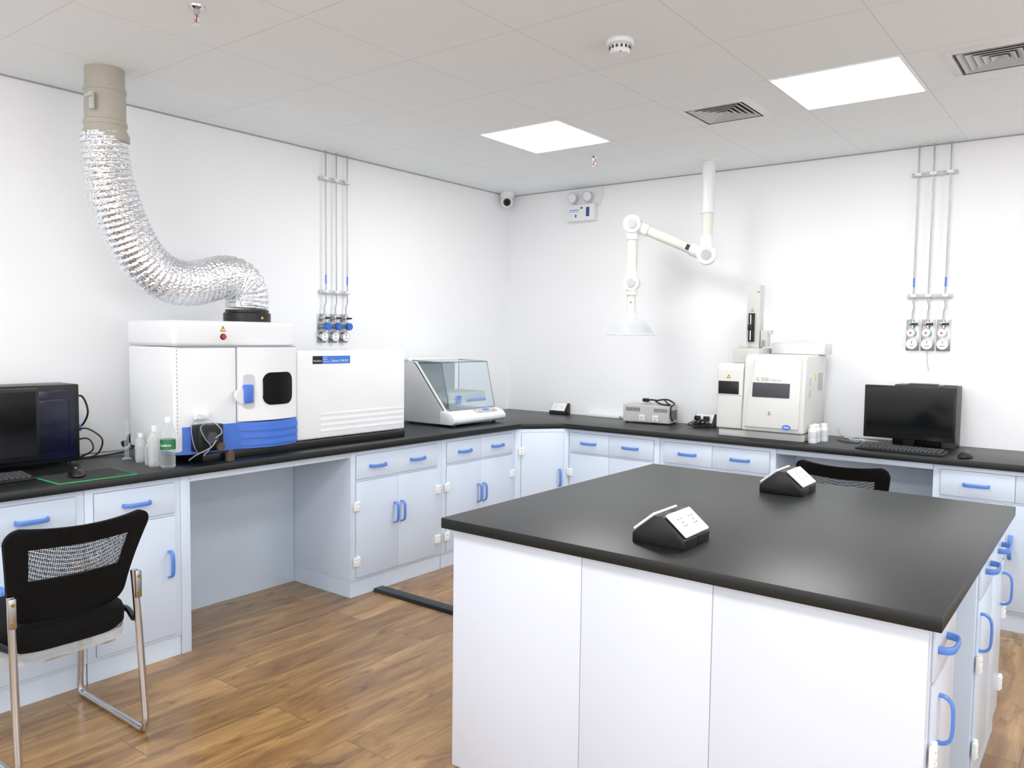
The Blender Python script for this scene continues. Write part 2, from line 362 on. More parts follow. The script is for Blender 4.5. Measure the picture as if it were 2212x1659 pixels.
# ---------------------------------------------------------------- gas pipes
def pipes(side):
    if side=='L':
        M=lambda a,z,d:(WX+d,a,z);xs=(3.30,3.385,3.475);rot=pi/2;pc=(3.292,3.380,3.468)
    else:
        M=lambda a,z,d:(a,WY-d,z);xs=(-1.00,-.92,-.832);rot=0;pc=(-1.0,-.918,-.836)
    g='wall gas pipes'
    for i,x in enumerate(xs):
        p=pc[i];lo=1.588
        b=B().tube(catmull([M(x,CH-.001,.035),M(x,2.4,.035),M(x,2.1,.035),M(x,1.78,.035),M(x,1.70,.035),M((x+p)/2+.006,1.66,.033),M(p,1.63,.031),M(p,lo,.030)],4),.0046,10)
        if i!=1:
            b.tube([M(x,1.83,.035),M(x,1.775,.035)],.0055,10,mi=1)
        single('gas_pipe',b,[PIPE,LEDB],'thin stainless gas pipe running up the white wall','pipe',M(x,1.592,.035),group=g)
    for z in (2.435,1.725):
        t=Thing('pipe_bracket','white clamp rail holding three gas pipes on the wall','pipe bracket',M((xs[0]+xs[2])/2,z,0),rot,group='gas pipe brackets')
        t.part('rail',B().box(-.12,.12,-.022,-.0,-.012,.012,0,.003),LGREY)
        for k in range(3):
            dx=xs[k]-(xs[0]+xs[2])/2
            t.part('clamp',B().box(dx-.017,dx+.017,-.046,-.024,-.009,.009,0,.003).cyl((dx-.013,-.046,0),(dx-.013,-.049,0),.003,n=8,mi=1),[WHITE,STEEL])
    for k,p in enumerate(pc):
        t=Thing('gas_regulator_panel','stainless wall plate with gas pressure gauge, knob and valve','gas regulator',M(p,1.40,0),rot,group='gas regulator panels')
        t.part('plate',B().box(-.037,.037,-.004,0,0,.185,0,.001),STEEL)
        b=B().cyl((0,-.004,.04),(0,-.034,.04),.030,n=28).cyl((0,-.034,.04),(0,-.0345,.04),.026,n=28,mi=1).box(-.001,.001,-.036,-.0345,.04,.058,2).box(-.012,.012,-.0355,-.0345,.027,.030,2)
        t.part('pressure_gauge',b,[CHROME,INKW,INK])
        kn=KNOBB if side=='L' else WHITE
        b=B().cyl((0,-.004,.105),(0,-.045,.105),.014,n=20,mi=1).cyl((0,-.045,.105),(0,-.074,.105),.022,.021,n=20)
        for q in range(12):
            a=2*pi*q/12;b.cyl((.021*cos(a),-.047,.105+.021*sin(a)),(.021*cos(a),-.072,.105+.021*sin(a)),.003,n=6)
        if side!='L':b.cyl((0,-.074,.105),(0,-.075,.105),.015,n=16,mi=1).cyl((0,-.075,.105),(0,-.0755,.105),.006,n=16,mi=2)
        t.part('regulator_knob',b,[kn,STEEL,RED])
        b=B().cyl((0,-.03,.175),(0,-.03,.135),.009,n=14).box(-.02,.02,-.045,-.004,.15,.168,0,.003).box(-.005,.034,-.052,-.046,.153,.164,1,.002).cyl((0,-.045,.158),(0,-.05,.158),.005,n=8)
        b.cyl((0,-.0305,.176),(0,-.0305,.19),.008,n=8)
        t.part('shutoff_valve',b,[STEEL,BLACK])
pipes('L');pipes('R')
single('wall_cable',B().tube(catmull([(-.918,WY-.003,1.398),(-.915,WY-.003,1.33),(-.905,WY-.003,1.28)],5),.0025,8),LGREY,'thin white cable hanging on the wall below the gas regulators','cable',(-.918,WY-.003,1.28))
# ---------------------------------------------------------------- emergency light & camera
t=Thing('emergency_light','white wall emergency light box with two round lamp heads','emergency light',(-3.345,WY,2.345))
t.part('housing',B().box(-.125,.125,-.055,0,0,.125,0,.006),WHITE)
for s in (-1,1):
    x=s*.068
    b=B().cyl((x,-.03,.124),(x,-.03,.155),.01,n=12);b.lathe([(.028,-.0),(.038,.02),(.040,.035),(.036,.038)],(x,-.03,.185),24,0,Matrix.Rotation(radians(100),3,'X'))
    b.lathe([(.034,.0382),(.02,.044),(.001,.046)],(x,-.03,.185),24,1,Matrix.Rotation(radians(100),3,'X'))
    t.part('lamp_head',b,[LGREY,WHITE])
b=B().box(.055,.085,-.0565,-.0555,.03,.10,0).box(-.095,-.01,-.0565,-.0555,.082,.087,1).box(-.045,-.030,-.0565,-.0555,.028,.050,2).box(.005,.025,-.0565,-.0555,.09,.105,3)
b.text('EMERGENCY LIGHT',.010,(-.10,-.0567,.068),(1,0,0),(0,0,1),1)
t.part('front_label',b,[mat('label_navy','#27457e',.4),LEDB,LEDB,mat('label_wine','#8c4b58',.4)])
single('emergency_light_cable',B().tube(catmull([(-3.215,WY-.012,2.45),(-3.19,WY-.008,2.50),(-3.175,WY-.008,2.56),(-3.17,WY-.008,2.595)],5),.004,8),WHITE,'white cable from the emergency light to the ceiling','cable',(-3.17,WY-.008,2.45))
t=Thing('security_camera','small white dome security camera under the ceiling in the corner','security camera',(-3.98,5.10,CH))
t.part('mount',B().lathe([(.055,0),(.055,-.03),(.046,-.045)]),WHITE)
b=B().sph((0,-.005,-.072),.050,n=24);t.part('camera_ball',b,WHITE)
d=Vector((.62,-.72,-.25)).normalized();c=Vector((0,-.005,-.072))
t.part('lens',B().cyl(c+d*.035,c+d*.053,.032,.027,n=20).cyl(c+d*.053,c+d*.055,.014,n=16,mi=1),[BLACK,BLACKG])
# ---------------------------------------------------------------- extraction arm
t=Thing('extraction_arm','white jointed fume extraction arm with clear dome hood hanging from ceiling','extraction arm',(-2.17,4.89,CH),world=True)
px,py=-2.17,4.89;ex,ey=-2.62,4.72
J=Vector((px,py,1.996));E=Vector((ex,ey,2.207));K=Vector((ex,ey,1.821))
nrm=Vector(((E-J).y,-(E-J).x,0)).normalized();
if nrm.y>0:nrm=-nrm
t.part('ceiling_flange',B().lathe([(.065,0),(.065,-.01),(.046,-.014)],(px,py,CH)),ARMW)
b=B().cyl((px,py,CH-.012),(px,py,2.30),.0415).cyl((px,py,2.30),(px,py,2.265),.045,mi=0).cyl((px,py,2.31),(px,py,2.04),.036,mi=1)
t.part('ceiling_pole',b,[ARMW,ARMC])
b=B().cyl((px,py,2.12),(px,py,2.03),.043)
dJ=(E-J).normalized()
b.sph(J,.058).cyl(J-nrm*.055,J+nrm*.055,.060,n=28).cyl(J+nrm*.055,J+nrm*.066,.032,n=24,mi=1).cyl(J,J+dJ*.11,.042)
t.part('shoulder_joint',b,[ARMW,JOINTG])
o=J+dJ*.13;upv=dJ.cross(nrm).normalized()
b=B().cyl(J+dJ*.10,E-dJ*.10,.034,mi=0)
q=[o+nrm*.0345+dJ*i+upv*k for i,k in ((-.012,-.018),(.012,-.018),(.012,.018),(-.012,.018))]
b.add(q,[(0,1,2,3)],1)
t.part('arm_tube',b,[ARMC,INK])
b=B().sph(E,.055).cyl(E-nrm*.055,E+nrm*.055,.058,n=28).cyl(E+nrm*.055,E+nrm*.066,.030,n=24,mi=1).cyl(E,E-dJ*.11,.042).cyl(E,E-Vector((0,0,.10)),.042)
t.part('elbow_joint',b,[ARMW,JOINTG])
t.part('drop_tube',B().cyl(E-Vector((0,0,.095)),K+Vector((0,0,.05)),.034),ARMC)
b=B().sph(K,.050).cyl(K-nrm*.045,K+nrm*.045,.052,n=28).cyl(K+nrm*.045,K+nrm*.056,.028,n=24,mi=1).cyl(K+Vector((0,0,.08)),K-Vector((0,0,.08)),.040)
t.part('wrist_joint',b,[ARMW,JOINTG])
b=B().cyl(K-Vector((0,0,.075)),K-Vector((0,0,.20)),.030).cyl(K-Vector((0,0,.20)),K-Vector((0,0,.235)),.038,mi=1)
b.cyl(K+nrm*.028-Vector((0,0,.13)),K+nrm*.034-Vector((0,0,.13)),.005,n=10,mi=2)
t.part('hood_neck',b,[ARMC,ARMW,INK])
b=B();pr=[(.036,-.232),(.050,-.238),(.075,-.248),(.10,-.264),(.122,-.285),(.138,-.310),(.147,-.335),(.165,-.345)]
V=pr+[(r-.003,z-.004) for r,z in pr[::-1]]+[pr[0]];b.lathe(V,K,44);t.part('hood',b,HOODG,label='clear acrylic dome hood')
# ---------------------------------------------------------------- worktops
TZ0,TZ=.815,.85
poly=[(WX+.001,-.4),(-3.287,-.4),(-3.287,4.395),(-3.085,4.628),(.55,4.628),(.55,WY-.001),(WX+.001,WY-.001)]
single('worktop',B().prism(poly,'z',TZ0,TZ,0,.002),TOPM,'continuous matte black L-shaped laboratory worktop along two walls','worktop',(-3.6,3,TZ0))
single('worktop',B().box(-1.776,-.286,1.938,3.45,TZ0,TZ,0,.002),TOPM,'large square matte black worktop on the white island','worktop',(-1.03,2.69,TZ0))
# ---------------------------------------------------------------- cabinets
def handle(b,c,vert=False,L=.058,out=.030):
    pts=[(-L,0),(-L*.97,-out*.55),(-L*.7,-out),(0,-out*1.1),(L*.7,-out),(L*.97,-out*.55),(L,0)]
    cx,cy,cz=c
    P=[((cx,cy+q,cz+p) if vert else (cx+p,cy+q,cz)) for p,q in pts]
    b.tube(catmull(P,4),1,12,sect=(.0095,.0042),up=((1,0,0) if vert else (0,0,1)))
    return b
HB=.813
def hinge(b,x,z):
    b.box(x-.021,x-.003,-.018,-.0065,z-.026,z+.026,0,.002).box(x+.003,x+.021,-.018,-.0065,z-.026,z+.026,0,.002)
    for k in (-.018,0,.018):b.cyl((x,-.0155,z+k-.006),(x,-.0155,z+k+.006),.006,n=10)
    for k in (-.013,.013):
        for q in (-.012,.012):b.cyl((x+q,-.018,z+k),(x+q,-.0192,z+k),.003,n=8,mi=1)
    return b
def cabinet(label,loc,rot,W,D,drawers,doors,dz=(.655,.79),oz=(.105,.642),body=None,hz=.43,hgz=(.51,.20),hL=.058,group='laboratory base cabinets',M0=None):
    M0=M0 or PP
    t=Thing('base_cabinet',label,'cabinet',loc,rot,group=group)
    b=body or B().box(0,W,0,D,.09,HB,0,.0015)
    for x0,x1,*_ in drawers:b.box(x0-.0015,x1+.0015,-.0008,.001,dz[0]-.0015,dz[1]+.0015,1)  # dark outline plates paint the shadow gap round the fronts
    for x0,x1,*_ in doors:b.box(x0-.0015,x1+.0015,-.0008,.001,oz[0]-.0015,oz[1]+.0015,1)
    t.part('body',b,[M0,PPD])
    if body is None:t.part('plinth',B().box(.002,W-.002,.006,D,0,.0895),M0)
    for x0,x1,hs in drawers:
        d=t.part('drawer',B().box(x0+.001,x1-.001,-.007,0,dz[0]+.001,dz[1]-.001,0,.001),M0)
        for hx in hs:t.part('handle',handle(B(),(hx,-.006,(dz[0]+dz[1])/2),L=hL),BLUE,d,'blue plastic bow handle')
    for x0,x1,hx,hg in doors:
        d=t.part('door',B().box(x0+.001,x1-.001,-.007,0,oz[0]+.001,oz[1]-.001,0,.001),M0)
        if hx is not None:t.part('handle',handle(B(),(hx,-.006,hz),True,L=hL),BLUE,d,'blue plastic bow handle')
        if hg:
            for z in hgz:
                t.part('hinge',hinge(B(),x0 if hg=='l' else x1,z),[HINGE,LGREY],d,'white plastic hinge')
    return t
LX=-3.317;h=pi/2
lb='pale blue-white laboratory base cabinet with blue bow handles'
cabinet(lb+', beside the chair',(LX,.80,0),h,.68,.70,[(.035,.645,[.16,.48])],[(.035,.34,.315,'l'),(.34,.645,.365,'r')])
cabinet('narrow pale blue-white cabinet with one drawer and one door',(LX,1.482,0),h,.413,.70,[(.035,.385,[.21])],[(.035,.385,.355,'l')])
cabinet('pale blue-white cabinet with wide two-handled drawer over double doors',(LX,2.888,0),h,.732,.70,[(.035,.69,[.19,.51])],[(.035,.352,.325,'l'),(.352,.69,.379,'r')])
cabinet('pale blue-white cabinet with two drawers over double doors',(LX,3.622,0),h,.744,.70,[(.04,.37,[.205]),(.37,.71,[.54])],[(.04,.37,.343,'l'),(.37,.71,.397,'r')])
# corner
ang=atan2(.288,.257);org=Vector((LX,4.37,0));inv=Matrix.Rotation(-ang,3,'Z')
cp=[(LX,4.37),(-3.06,4.658),(-3.06,5.22),(-4.03,5.22),(-4.03,4.37)]
lp=[]
for x,y in cp:
    v=inv@(Vector((x,y,0))-org);lp.append((v.x,v.y))
cabinet('pale blue-white diagonal corner cabinet with one tall door',tuple(org),ang,.386,.5,[],[(.045,.35,.32,'l')],oz=(.105,.79),hz=.47,hgz=(.66,.20),body=B().prism(lp,'z',.0,HB,0,.0015))
cabinet('pale blue-white cabinet with two drawers over double doors',(-3.056,4.658,0),0,.70,.56,[(.012,.325,[.165]),(.325,.66,[.49])],[(.012,.325,.30,'l'),(.325,.66,.35,'r')])
cabinet('pale blue-white cabinet with two drawers over double doors',(-2.352,4.658,0),0,.755,.56,[(.03,.36,[.195]),(.36,.72,[.54])],[(.03,.36,.335,'l'),(.36,.72,.385,'r')])
cabinet('pale blue-white cabinet with two drawers over double doors',(-.762,4.658,0),0,.66,.56,[(.035,.37,[.20]),(.37,.63,[.50])],[(.035,.333,.305,'l'),(.333,.63,.36,'r')])
cabinet('pale blue-white cabinet with two drawers over double doors',(-.10,4.658,0),0,.64,.56,[(.035,.32,[.18]),(.32,.61,[.46])],[(.035,.32,.29,'l'),(.32,.61,.35,'r')])
# knee holes
single('side_panel',B().box(-3.83,LX,1.897,1.943,0,HB,0,.0015),PP,'tall pale blue-white end panel beside the open knee space','panel',(-3.5,1.92,0))
single('back_panel',B().box(-3.83,-3.815,1.945,2.886,0,HB-.04),PPK,'pale blue panel at the rear of the knee space','panel',(-3.82,2.4,0))
single('apron_rail',B().box(LX-.018,LX-.002,1.945,2.886,.782,HB,0,.001),PP,'pale blue-white rail under the worktop edge','rail',(LX,2.4,.78))
single('back_panel',B().box(-1.595,-.764,5.0,5.015,0,HB-.04),PPK,'pale blue panel at the rear of the knee space','panel',(-1.18,5,0))
single('apron_rail',B().box(-1.595,-.764,4.66,4.676,.782,HB,0,.001),PP,'pale blue-white rail under the worktop edge','rail',(-1.18,4.66,.78))
# island
t=Thing('island_cabinet','white panelled laboratory island base under the square worktop','cabinet',(-1.1,2.7,0),world=True)
b=B().box(-1.745,-.802,1.987,3.42,0,HB,0,.001)
for x in (-1.24,-.83):b.box(x-.0012,x+.0012,1.9688,1.9875,.001,HB-.001,1)  # dark strips painted as the shade in the panel grooves
t.part('body',b,[PPI,PPD])
for a,c in ((-1.746,-1.2412),(-1.2388,-.8312),(-.8288,-.3165)):
    t.part('front_panel',B().box(a,c,1.968,1.986,0,HB,0,.0008),PPI)
cabinet('white island cabinet with drawer, door and blue handles',(-.317,1.988,0),h,.345,.48,[(.03,.325,[.13])],[(.03,.325,.11,'l')],dz=(.67,.80),oz=(.105,.66),hz=.555,hgz=(.50,.2),M0=PPI)
cabinet('white island cabinet beside the narrow knee space',(-.317,2.74,0),h,.675,.48,[(.03,.34,[.19]),(.34,.65,[.50])],[(.03,.34,.06,'l'),(.34,.65,.62,'r')],dz=(.67,.80),oz=(.105,.66),hz=.56,hgz=(.47,.2))
# floor strip
single('floor_cable_cover',B().prism([(3.045,.0),(3.055,.018),(3.12,.018),(3.13,.0)],'x',-3.31,-1.95,0,.001).cyl((-3.28,3.087,.018),(-3.28,3.087,.0185),.005,n=8,mi=1),[BLACK,STEEL],'long flat black cable cover strip lying on the wood floor','cable cover',(-2.6,3.09,0))
# ---------------------------------------------------------------- socket boxes
def socket(loc,rot,label,w=.085,l=.085):
    t=Thing('socket_box',label,'power socket',loc,rot,group='worktop socket boxes')
    pl=[(-w,0),(-w,.028),(-.012,.088),(.012,.088),(w,.028),(w,0)]
    t.part('housing',B().prism(pl,'y',-l,-.001,0,.002).prism(pl,'y',.001,l,0,.002),BLACK)
    for s in (-1,1):
        a=atan2(.06,.073)
        M=Matrix.Translation((s*.0495,0,.0605))@Matrix.Rotation(s*a,4,'Y')
        b=B().box(-.044,.044,-l+.008,l-.008,.0,.009,0,.0042,3,M=M)
        for k in (-.034,.034):
            for q in ((-.016,-.009),(-.016,.009),(-.002,0),(.010,-.007),(.010,.007)):
                b.box(q[0]-.003,q[0]+.003,k+q[1]-.0016,k+q[1]+.0016,.0088,.0094,1,M=M)
        t.part('socket_plate',b,[WHITE,INK])
    return t
socket((-1.05,2.165,TZ),0,'black wedge socket box with white sloped plates on the island');socket((-1.04,3.185,TZ),0,'black wedge socket box with white sloped plates on the island')
def wallsocket(loc,rot,label):
    t=Thing('socket_box',label,'power socket',loc,rot,group='worktop socket boxes')
    t.part('housing',B().prism([(-.075,0),(-.07,.02),(-.02,.085),(0,.085),(0,0)],'x',-.075,.075,0,.002),BLACK)
    a=atan2(.065,.05)
    M=Matrix.Translation((0,-.047,.055))@Matrix.Rotation(a,4,'X')
    b=B().box(-.066,.066,-.038,.036,0,.006,0,.002,M=M)
    for k in (-.03,.03):
        for q in ((-.008,-.01),(.008,-.01),(0,.01)):b.box(k+q[0]-.0015,k+q[0]+.0015,q[1]-.003,q[1]+.003,.006,.0066,1,M=M)
    t.part('socket_plate',b,[WHITE,INK]);return t
wallsocket((-3.50,5.225,TZ),0,'black socket box with white sloped plate by the wall')
t=wallsocket((-2.27,5.20,TZ),0,'black socket box with plugs and coiled black cables')
for k in (-.035,.03):
    t.part('plug',B().box(k-.02,k+.02,-.098,-.066,.045,.075,0,.006).cyl((k,-.09,.05),(k,-.12,.03),.007,n=10),BLACK)
b=B()
for k in range(3):
    b.tube(catmull([(-.05+.03*k,-.11,.04),(-.08+.02*k,-.14,.015),(-.02,-.15-.01*k,.008),(.06,-.13,.012),(.04,-.10,.05),(-.01,-.115,.03+.01*k)],6),.004,8)
t.part('cable',b,BLACK)
single('cable_trunking',B().box(-3.26,-2.97,WY-.055,WY-.008,TZ,TZ+.02,0,.003),WHITE,'short white plastic strip lying on the worktop by the wall','trunking',(-3.1,WY-.03,TZ))
# ---------------------------------------------------------------- spectrometer
t=Thing('spectrometer','large white laboratory spectrometer with blue base and dark window','laboratory instrument',(-3.62,2.66,TZ),world=True)
x0,xf=-3.83,-3.42
t.part('base_frame',B().box(x0,-3.385,2.05,3.37,TZ,.889,0,.004),BLACK)
t.part('body',B().box(x0,xf,1.93,2.598,.90,1.388,0,.012,3),WHITE)
t.part('lid',B().box(x0-.003,xf+.004,1.926,2.602,1.391,1.512,0,.02,4),WHITE)
b=B().box(x0,xf+.008,2.606,3.395,.892,1.366,0,.012,3)
for k in range(4):b.box(xf+.004,xf+.0092,2.76,3.38,.925+k*.030,.941+k*.030,0,.001)
t.part('optics_housing',b,WHITE)
def bul(y):
    s=(y-2.25)/(2.60-2.25);return xf+.012+.045*sin(pi*max(0,min(1,s)))
ys=[2.255+.34*i/40 for i in range(41)]
pl=[(bul(y),y) for y in ys]
d=t.part('door',B().prism([(xf-.005,2.255)]+pl+[(xf-.005,2.595)],'z',1.025,1.386,0,.0),WHITE,label='white curved door with dark window')
t.part('door_gap',B().box(xf-.002,xf+.0006,2.249,2.2555,1.02,1.387).box(xf-.002,xf+.0006,1.94,2.60,1.3865,1.3915),GREY)
def curved_panel(y0,y1,z0,z1,off,rr,mi=0,b=None):
    b=b or B();N=40;V=[];Fc=[]
    for i in range(N+1):
        s=(1-cos(pi*i/N))/2;y=y0+(y1-y0)*s;dd=min(y-y0,y1-y)
        k=0 if dd>=rr else rr-sqrt(max(0,rr*rr-(rr-dd)**2))
        x=bul(y)
        V+=[(x+off,y,z0+k),(x+off,y,z1-k),(x-.004,y,z1-k),(x-.004,y,z0+k)]
    for i in range(N):
        for j in range(4):Fc.append((i*4+j,i*4+(j+1)%4,(i+1)*4+(j+1)%4,(i+1)*4+j))
    b.add(V,Fc,mi);return b
WIN=mat('window_black','#050607',.3,spec=.12)
t.part('window',curved_panel(2.366,2.556,1.10,1.262,.004,.045),WIN,d,'dark glossy rounded window')
t.part('latch_plate',curved_panel(2.275,2.325,1.085,1.255,.004,.02),LGREY,d)
b=B().box(bul(2.29)-.004,bul(2.29)+.028,2.268,2.315,1.115,1.205,0,.008,3).cyl((bul(2.265),2.262,1.15),(bul(2.265)+.02,2.262,1.15),.036,n=24,mi=1)
t.part('latch_handle',b,[IBLUE,WHITE],d,'blue door latch')
tb=[(x0+.02,1.945),(-3.43,1.945),(-3.405,2.0),(-3.405,2.25)]+[(bul(y)+.002,y) for y in ys]+[(x0+.02,2.598)]
b=B().prism(tb,'z',.89,1.018,0,.0)
for k in range(3):
    q=[(bul(y)+.009,y) for y in ys[1:]];q=[(bul(ys[1])-.002,ys[1]-.01)]+q+[(bul(ys[-1])-.002,ys[-1])]
    b.prism(q,'z',.905+k*.036,.928+k*.036,0,.0)
t.part('blue_skirt',b,IBLUE,label='blue curved lower panel')
b=B().lathe([(.118,0),(.118,.045),(.108,.05),(.108,.0635)],(-3.61,2.445,1.512),36)
t.part('exhaust_port',b,BLACK)
def tri(b,o,r,u,s,mi=0,mj=1):
    o=Vector(o);r=Vector(r);u=Vector(u);n=r.cross(u).normalized()
    for k,m_,of in ((1,mj,.0008),(.78,mi,.0014)):
        V=[o+r*(-s*k)+u*(-s*.8*k)+n*of,o+r*(s*k)+u*(-s*.8*k)+n*of,o+u*(s*.95*k)+n*of];b.add(V,[(0,1,2)],m_)
    b.add([o+r*(-s*.07)+u*(-s*.1)+n*.002,o+r*(s*.07)+u*(-s*.1)+n*.002,o+r*(s*.1)+u*(s*.5)+n*.002,o-r*(s*.1)+u*(s*.5)+n*.002],[(0,1,2,3)],mj)
    return b
rt=Vector((0,1,0));up=Vector((0,0,1))
b=tri(B(),(xf+.004,2.18,1.475),rt,up,.016);t.part('warning_label',b,[YEL,INK])
b=tri(B(),(-3.61+.1182,2.452,1.536),rt,up,.011);t.part('port_warning_label',b,[YEL,INK])
t.part('emergency_button',B().cyl((xf+.003,2.18,1.437),(xf+.018,2.18,1.437),.011,n=18).cyl((xf+.003,2.18,1.437),(xf+.008,2.18,1.437),.015,n=18,mi=1),[RED,BLACK])
xx=xf+.0085
b=B().box(xx,xx+.001,2.707,2.772,1.296,1.338,0).box(xx,xx+.001,2.772,2.965,1.296,1.338,1)
b.text('PerkinElmer',.0115,(xx+.001,2.711,1.308),rt,up,2).text('Optima 2100 DV',.0168,(xx+.001,2.832,1.306),rt,up,2)
for k,s in enumerate(('Optical','Emission','Spectrometer')):b.text(s,.0085,(xx+.001,2.777,1.327-k*.011),rt,up,2)
t.part('name_plate',b,[BLACK,LEDB,INKW])
b=B()
for k in range(22):b.box(xf-.001,xf+.001,1.944,1.947,.99+k*.018,.999+k*.018)
t.part('hinge_strip',b,GREY)
b=B().box(-3.404,-3.34,2.0,2.13,.905,1.03,0,.005).cyl((-3.34,2.06,.97),(-3.315,2.06,.97),.028,n=20,mi=1).cyl((-3.33,2.10,.925),(-3.31,2.10,.925),.02,n=18,mi=2)
t.part('sample_pump',b,[BLACK,DGREY,BROWN])
b=B()
b.tube(catmull([(-3.33,2.03,1.04),(-3.32,2.0,1.02),(-3.315,2.02,.97),(-3.32,2.05,.93),(-3.33,2.02,.89)],5),.0025,8)
b.tube(catmull([(-3.37,2.02,1.06),(-3.36,1.98,1.03),(-3.33,1.97,.95),(-3.34,2.0,.90)],5),.002,8,mi=0)
b.tube(catmull([(-3.31,2.07,.97),(-3.29,2.09,1.0),(-3.30,2.05,1.05),(-3.40,2.03,1.08)],5),.002,8,mi=1)
b.tube(catmull([(-3.32,2.08,.96),(-3.30,2.04,.93),(-3.32,1.98,.90),(-3.36,1.965,.872)],5),.003,8,mi=0)
t.part('tubing',b,[GREY,LGREY])
t.part('nebulizer_port',B().box(xf-.0,xf+.03,2.02,2.09,1.05,1.085,0,.005),WHITE)
single('waste_cylinder',B().cyl((-3.345,2.165,TZ),(-3.345,2.165,.89),.022,n=22).cyl((-3.345,2.165,.89),(-3.345,2.165,.90),.017,n=22),BROWN,'small brown cylinder standing in front of the spectrometer','cylinder',(-3.345,2.165,TZ))
t=Thing('wall_exhaust_bracket','small grey metal funnel stand behind the duct','bracket',(-3.74,2.575,1.5125))
t.part('post',B().box(-.006,.006,-.02,.02,0,.13,0,.001),LGREY);t.part('funnel',B().prism([(-.045,.03),(-.02,.0),(.02,.0),(.055,.03)],'x',-.03,.03,0,.001,M=Matrix.Translation((0,0,.13))),GREY)
# ---------------------------------------------------------------- bottles
def wbottle(x,y,hh,r,label,m=BOTW,group='white plastic wash bottles'):
    t=Thing('plastic_bottle',label,'bottle',(x,y,TZ),group=group)
    t.part('body',B().lathe([(r*.9,0),(r,.004),(r,hh*.68),(r*.85,hh*.76),(r*.42,hh*.84),(r*.42,hh*.88)],n=24),m)
    t.part('cap',B().lathe([(r*.52,hh*.86),(r*.52,hh),(r*.4,hh*1.0)],n=20),WHITE)
for x,y,hh in ((-3.60,1.865,.135),(-3.545,1.895,.14),(-3.66,1.892,.13),(-3.50,1.855,.12)):
    wbottle(x,y,hh,.021,'small translucent white plastic bottle on the worktop')
wbottle(-3.44,1.845,.185,.025,'tall translucent white plastic bottle on the worktop')
t=Thing('water_bottle','clear plastic water bottle with green label on the worktop','bottle',(-3.36,1.865,TZ))
r=.032
pr=[(r*.8,0),(r,.008)]
for k in range(5):pr+=[(r,.012+k*.012),(r*.94,.018+k*.012)]
pr+=[(r,.078),(r,.15),(r*.97,.165),(r*.8,.185),(r*.45,.205),(r*.4,.212)]
t.part('body',B().lathe(pr,n=28),BOTC)
t.part('label_band',B().lathe([(r+.0008,.085),(r+.0008,.130)],n=28),DGREEN,label='green wrap-around label')
b=B().text('C\u2019estbon',.017,(0,0,0),(1,0,0),(0,0,1))
V=[]
wdt=max(v.x for v in b.v)
for v in b.v:
    a=radians(-60)+(v.x-wdt/2)/(r+.0016);V.append(Vector(((r+.0016)*cos(a),(r+.0016)*sin(a),.10+v.z)))
b.v=V;t.part('lettering',b,INKW)
t.part('cap',B().lathe([(r*.42,.205),(r*.42,.226),(r*.36,.228)],n=20),INKW)
t=Thing('glass_measuring_cylinder','slim clear glass cylinder standing among bottles','measuring cylinder',(-3.72,1.86,TZ))
t.part('base',B().lathe([(.022,0),(.022,.006),(.010,.012)]),BOTC);t.part('tube',B().lathe([(.010,.012),(.010,.19),(.0135,.193)]),BOTC)
t=Thing('gas_valve','black and red hose valve on a metal pipe','valve',(-3.90,1.93,TZ))
t.part('pipe',B().tube(catmull([(0,-.22,.0085),(0,-.1,.0085),(0,0,.015),(.0,.05,.03)],5),.008,10),STEEL)
t.part('knob',B().lathe([(.02,-.02),(.026,-.01),(.026,.01),(.02,.02)],(0,.05,.075),16,0,Matrix.Rotation(radians(70),3,'Y')).cyl((0,.05,.03),(0,.05,.07),.01,n=12).cyl((.0,.02,.055),(0,.0,.05),.016,n=14),BLACK)
t.part('hose',B().tube(catmull([(.0,.055,.06),(.02,.08,.05),(.02,.09,.03)],5),.008,10).cyl((.02,.06,.05),(.03,.075,.045),.012,n=10),RED)
# ---------------------------------------------------------------- left computer
t=Thing('computer_tower','black computer tower with glossy navy side panel on the worktop','computer',(-3.88,1.44,TZ),world=True)
b=B().box(-3.975,-3.78,1.20,1.675,TZ+.012,1.214,0,.006)
for y in (1.24,1.63):b.cyl((-3.80,y,TZ),(-3.80,y,TZ+.014),.012,n=12).cyl((-3.95,y,TZ),(-3.95,y,TZ+.014),.012,n=12)
t.part('case',b,BLACK)
t.part('side_panel',B().box(-3.779,-3.774,1.21,1.655,TZ+.03,1.19,0,.003),NAVY,label='glossy dark navy side panel')
t.part('side_recess',B().box(-3.7735,-3.769,1.25,1.625,TZ+.07,1.15,0,.004),NAVY)
b=B()
for k in range(8):b.box(-3.95,-3.81,1.6755,1.677,.90+k*.012,.904+k*.012)
for k,z in enumerate((1.10,1.04,.98)):b.box(-3.93,-3.88,1.676,1.69,z,z+.02,0,.002)
t.part('rear_ports',b,DGREY)
b=B()
b.tube(catmull([(-3.86,1.68,1.15),(-3.85,1.72,1.15),(-3.83,1.735,1.08),(-3.85,1.72,1.02),(-3.86,1.69,1.0)],6),.0045,8)
b.tube(catmull([(-3.84,1.69,1.0),(-3.82,1.73,1.0),(-3.78,1.775,.95),(-3.80,1.76,.88),(-3.84,1.70,.862)],6),.004,8)
b.tube(catmull([(-3.86,1.69,.95),(-3.84,1.74,.95),(-3.82,1.75,.90),(-3.86,1.70,.86)],6),.004,8)
b.box(-3.87,-3.84,1.677,1.71,.99,1.02,1,.003)
t.part('cable',b,[BLACK,LEDB])
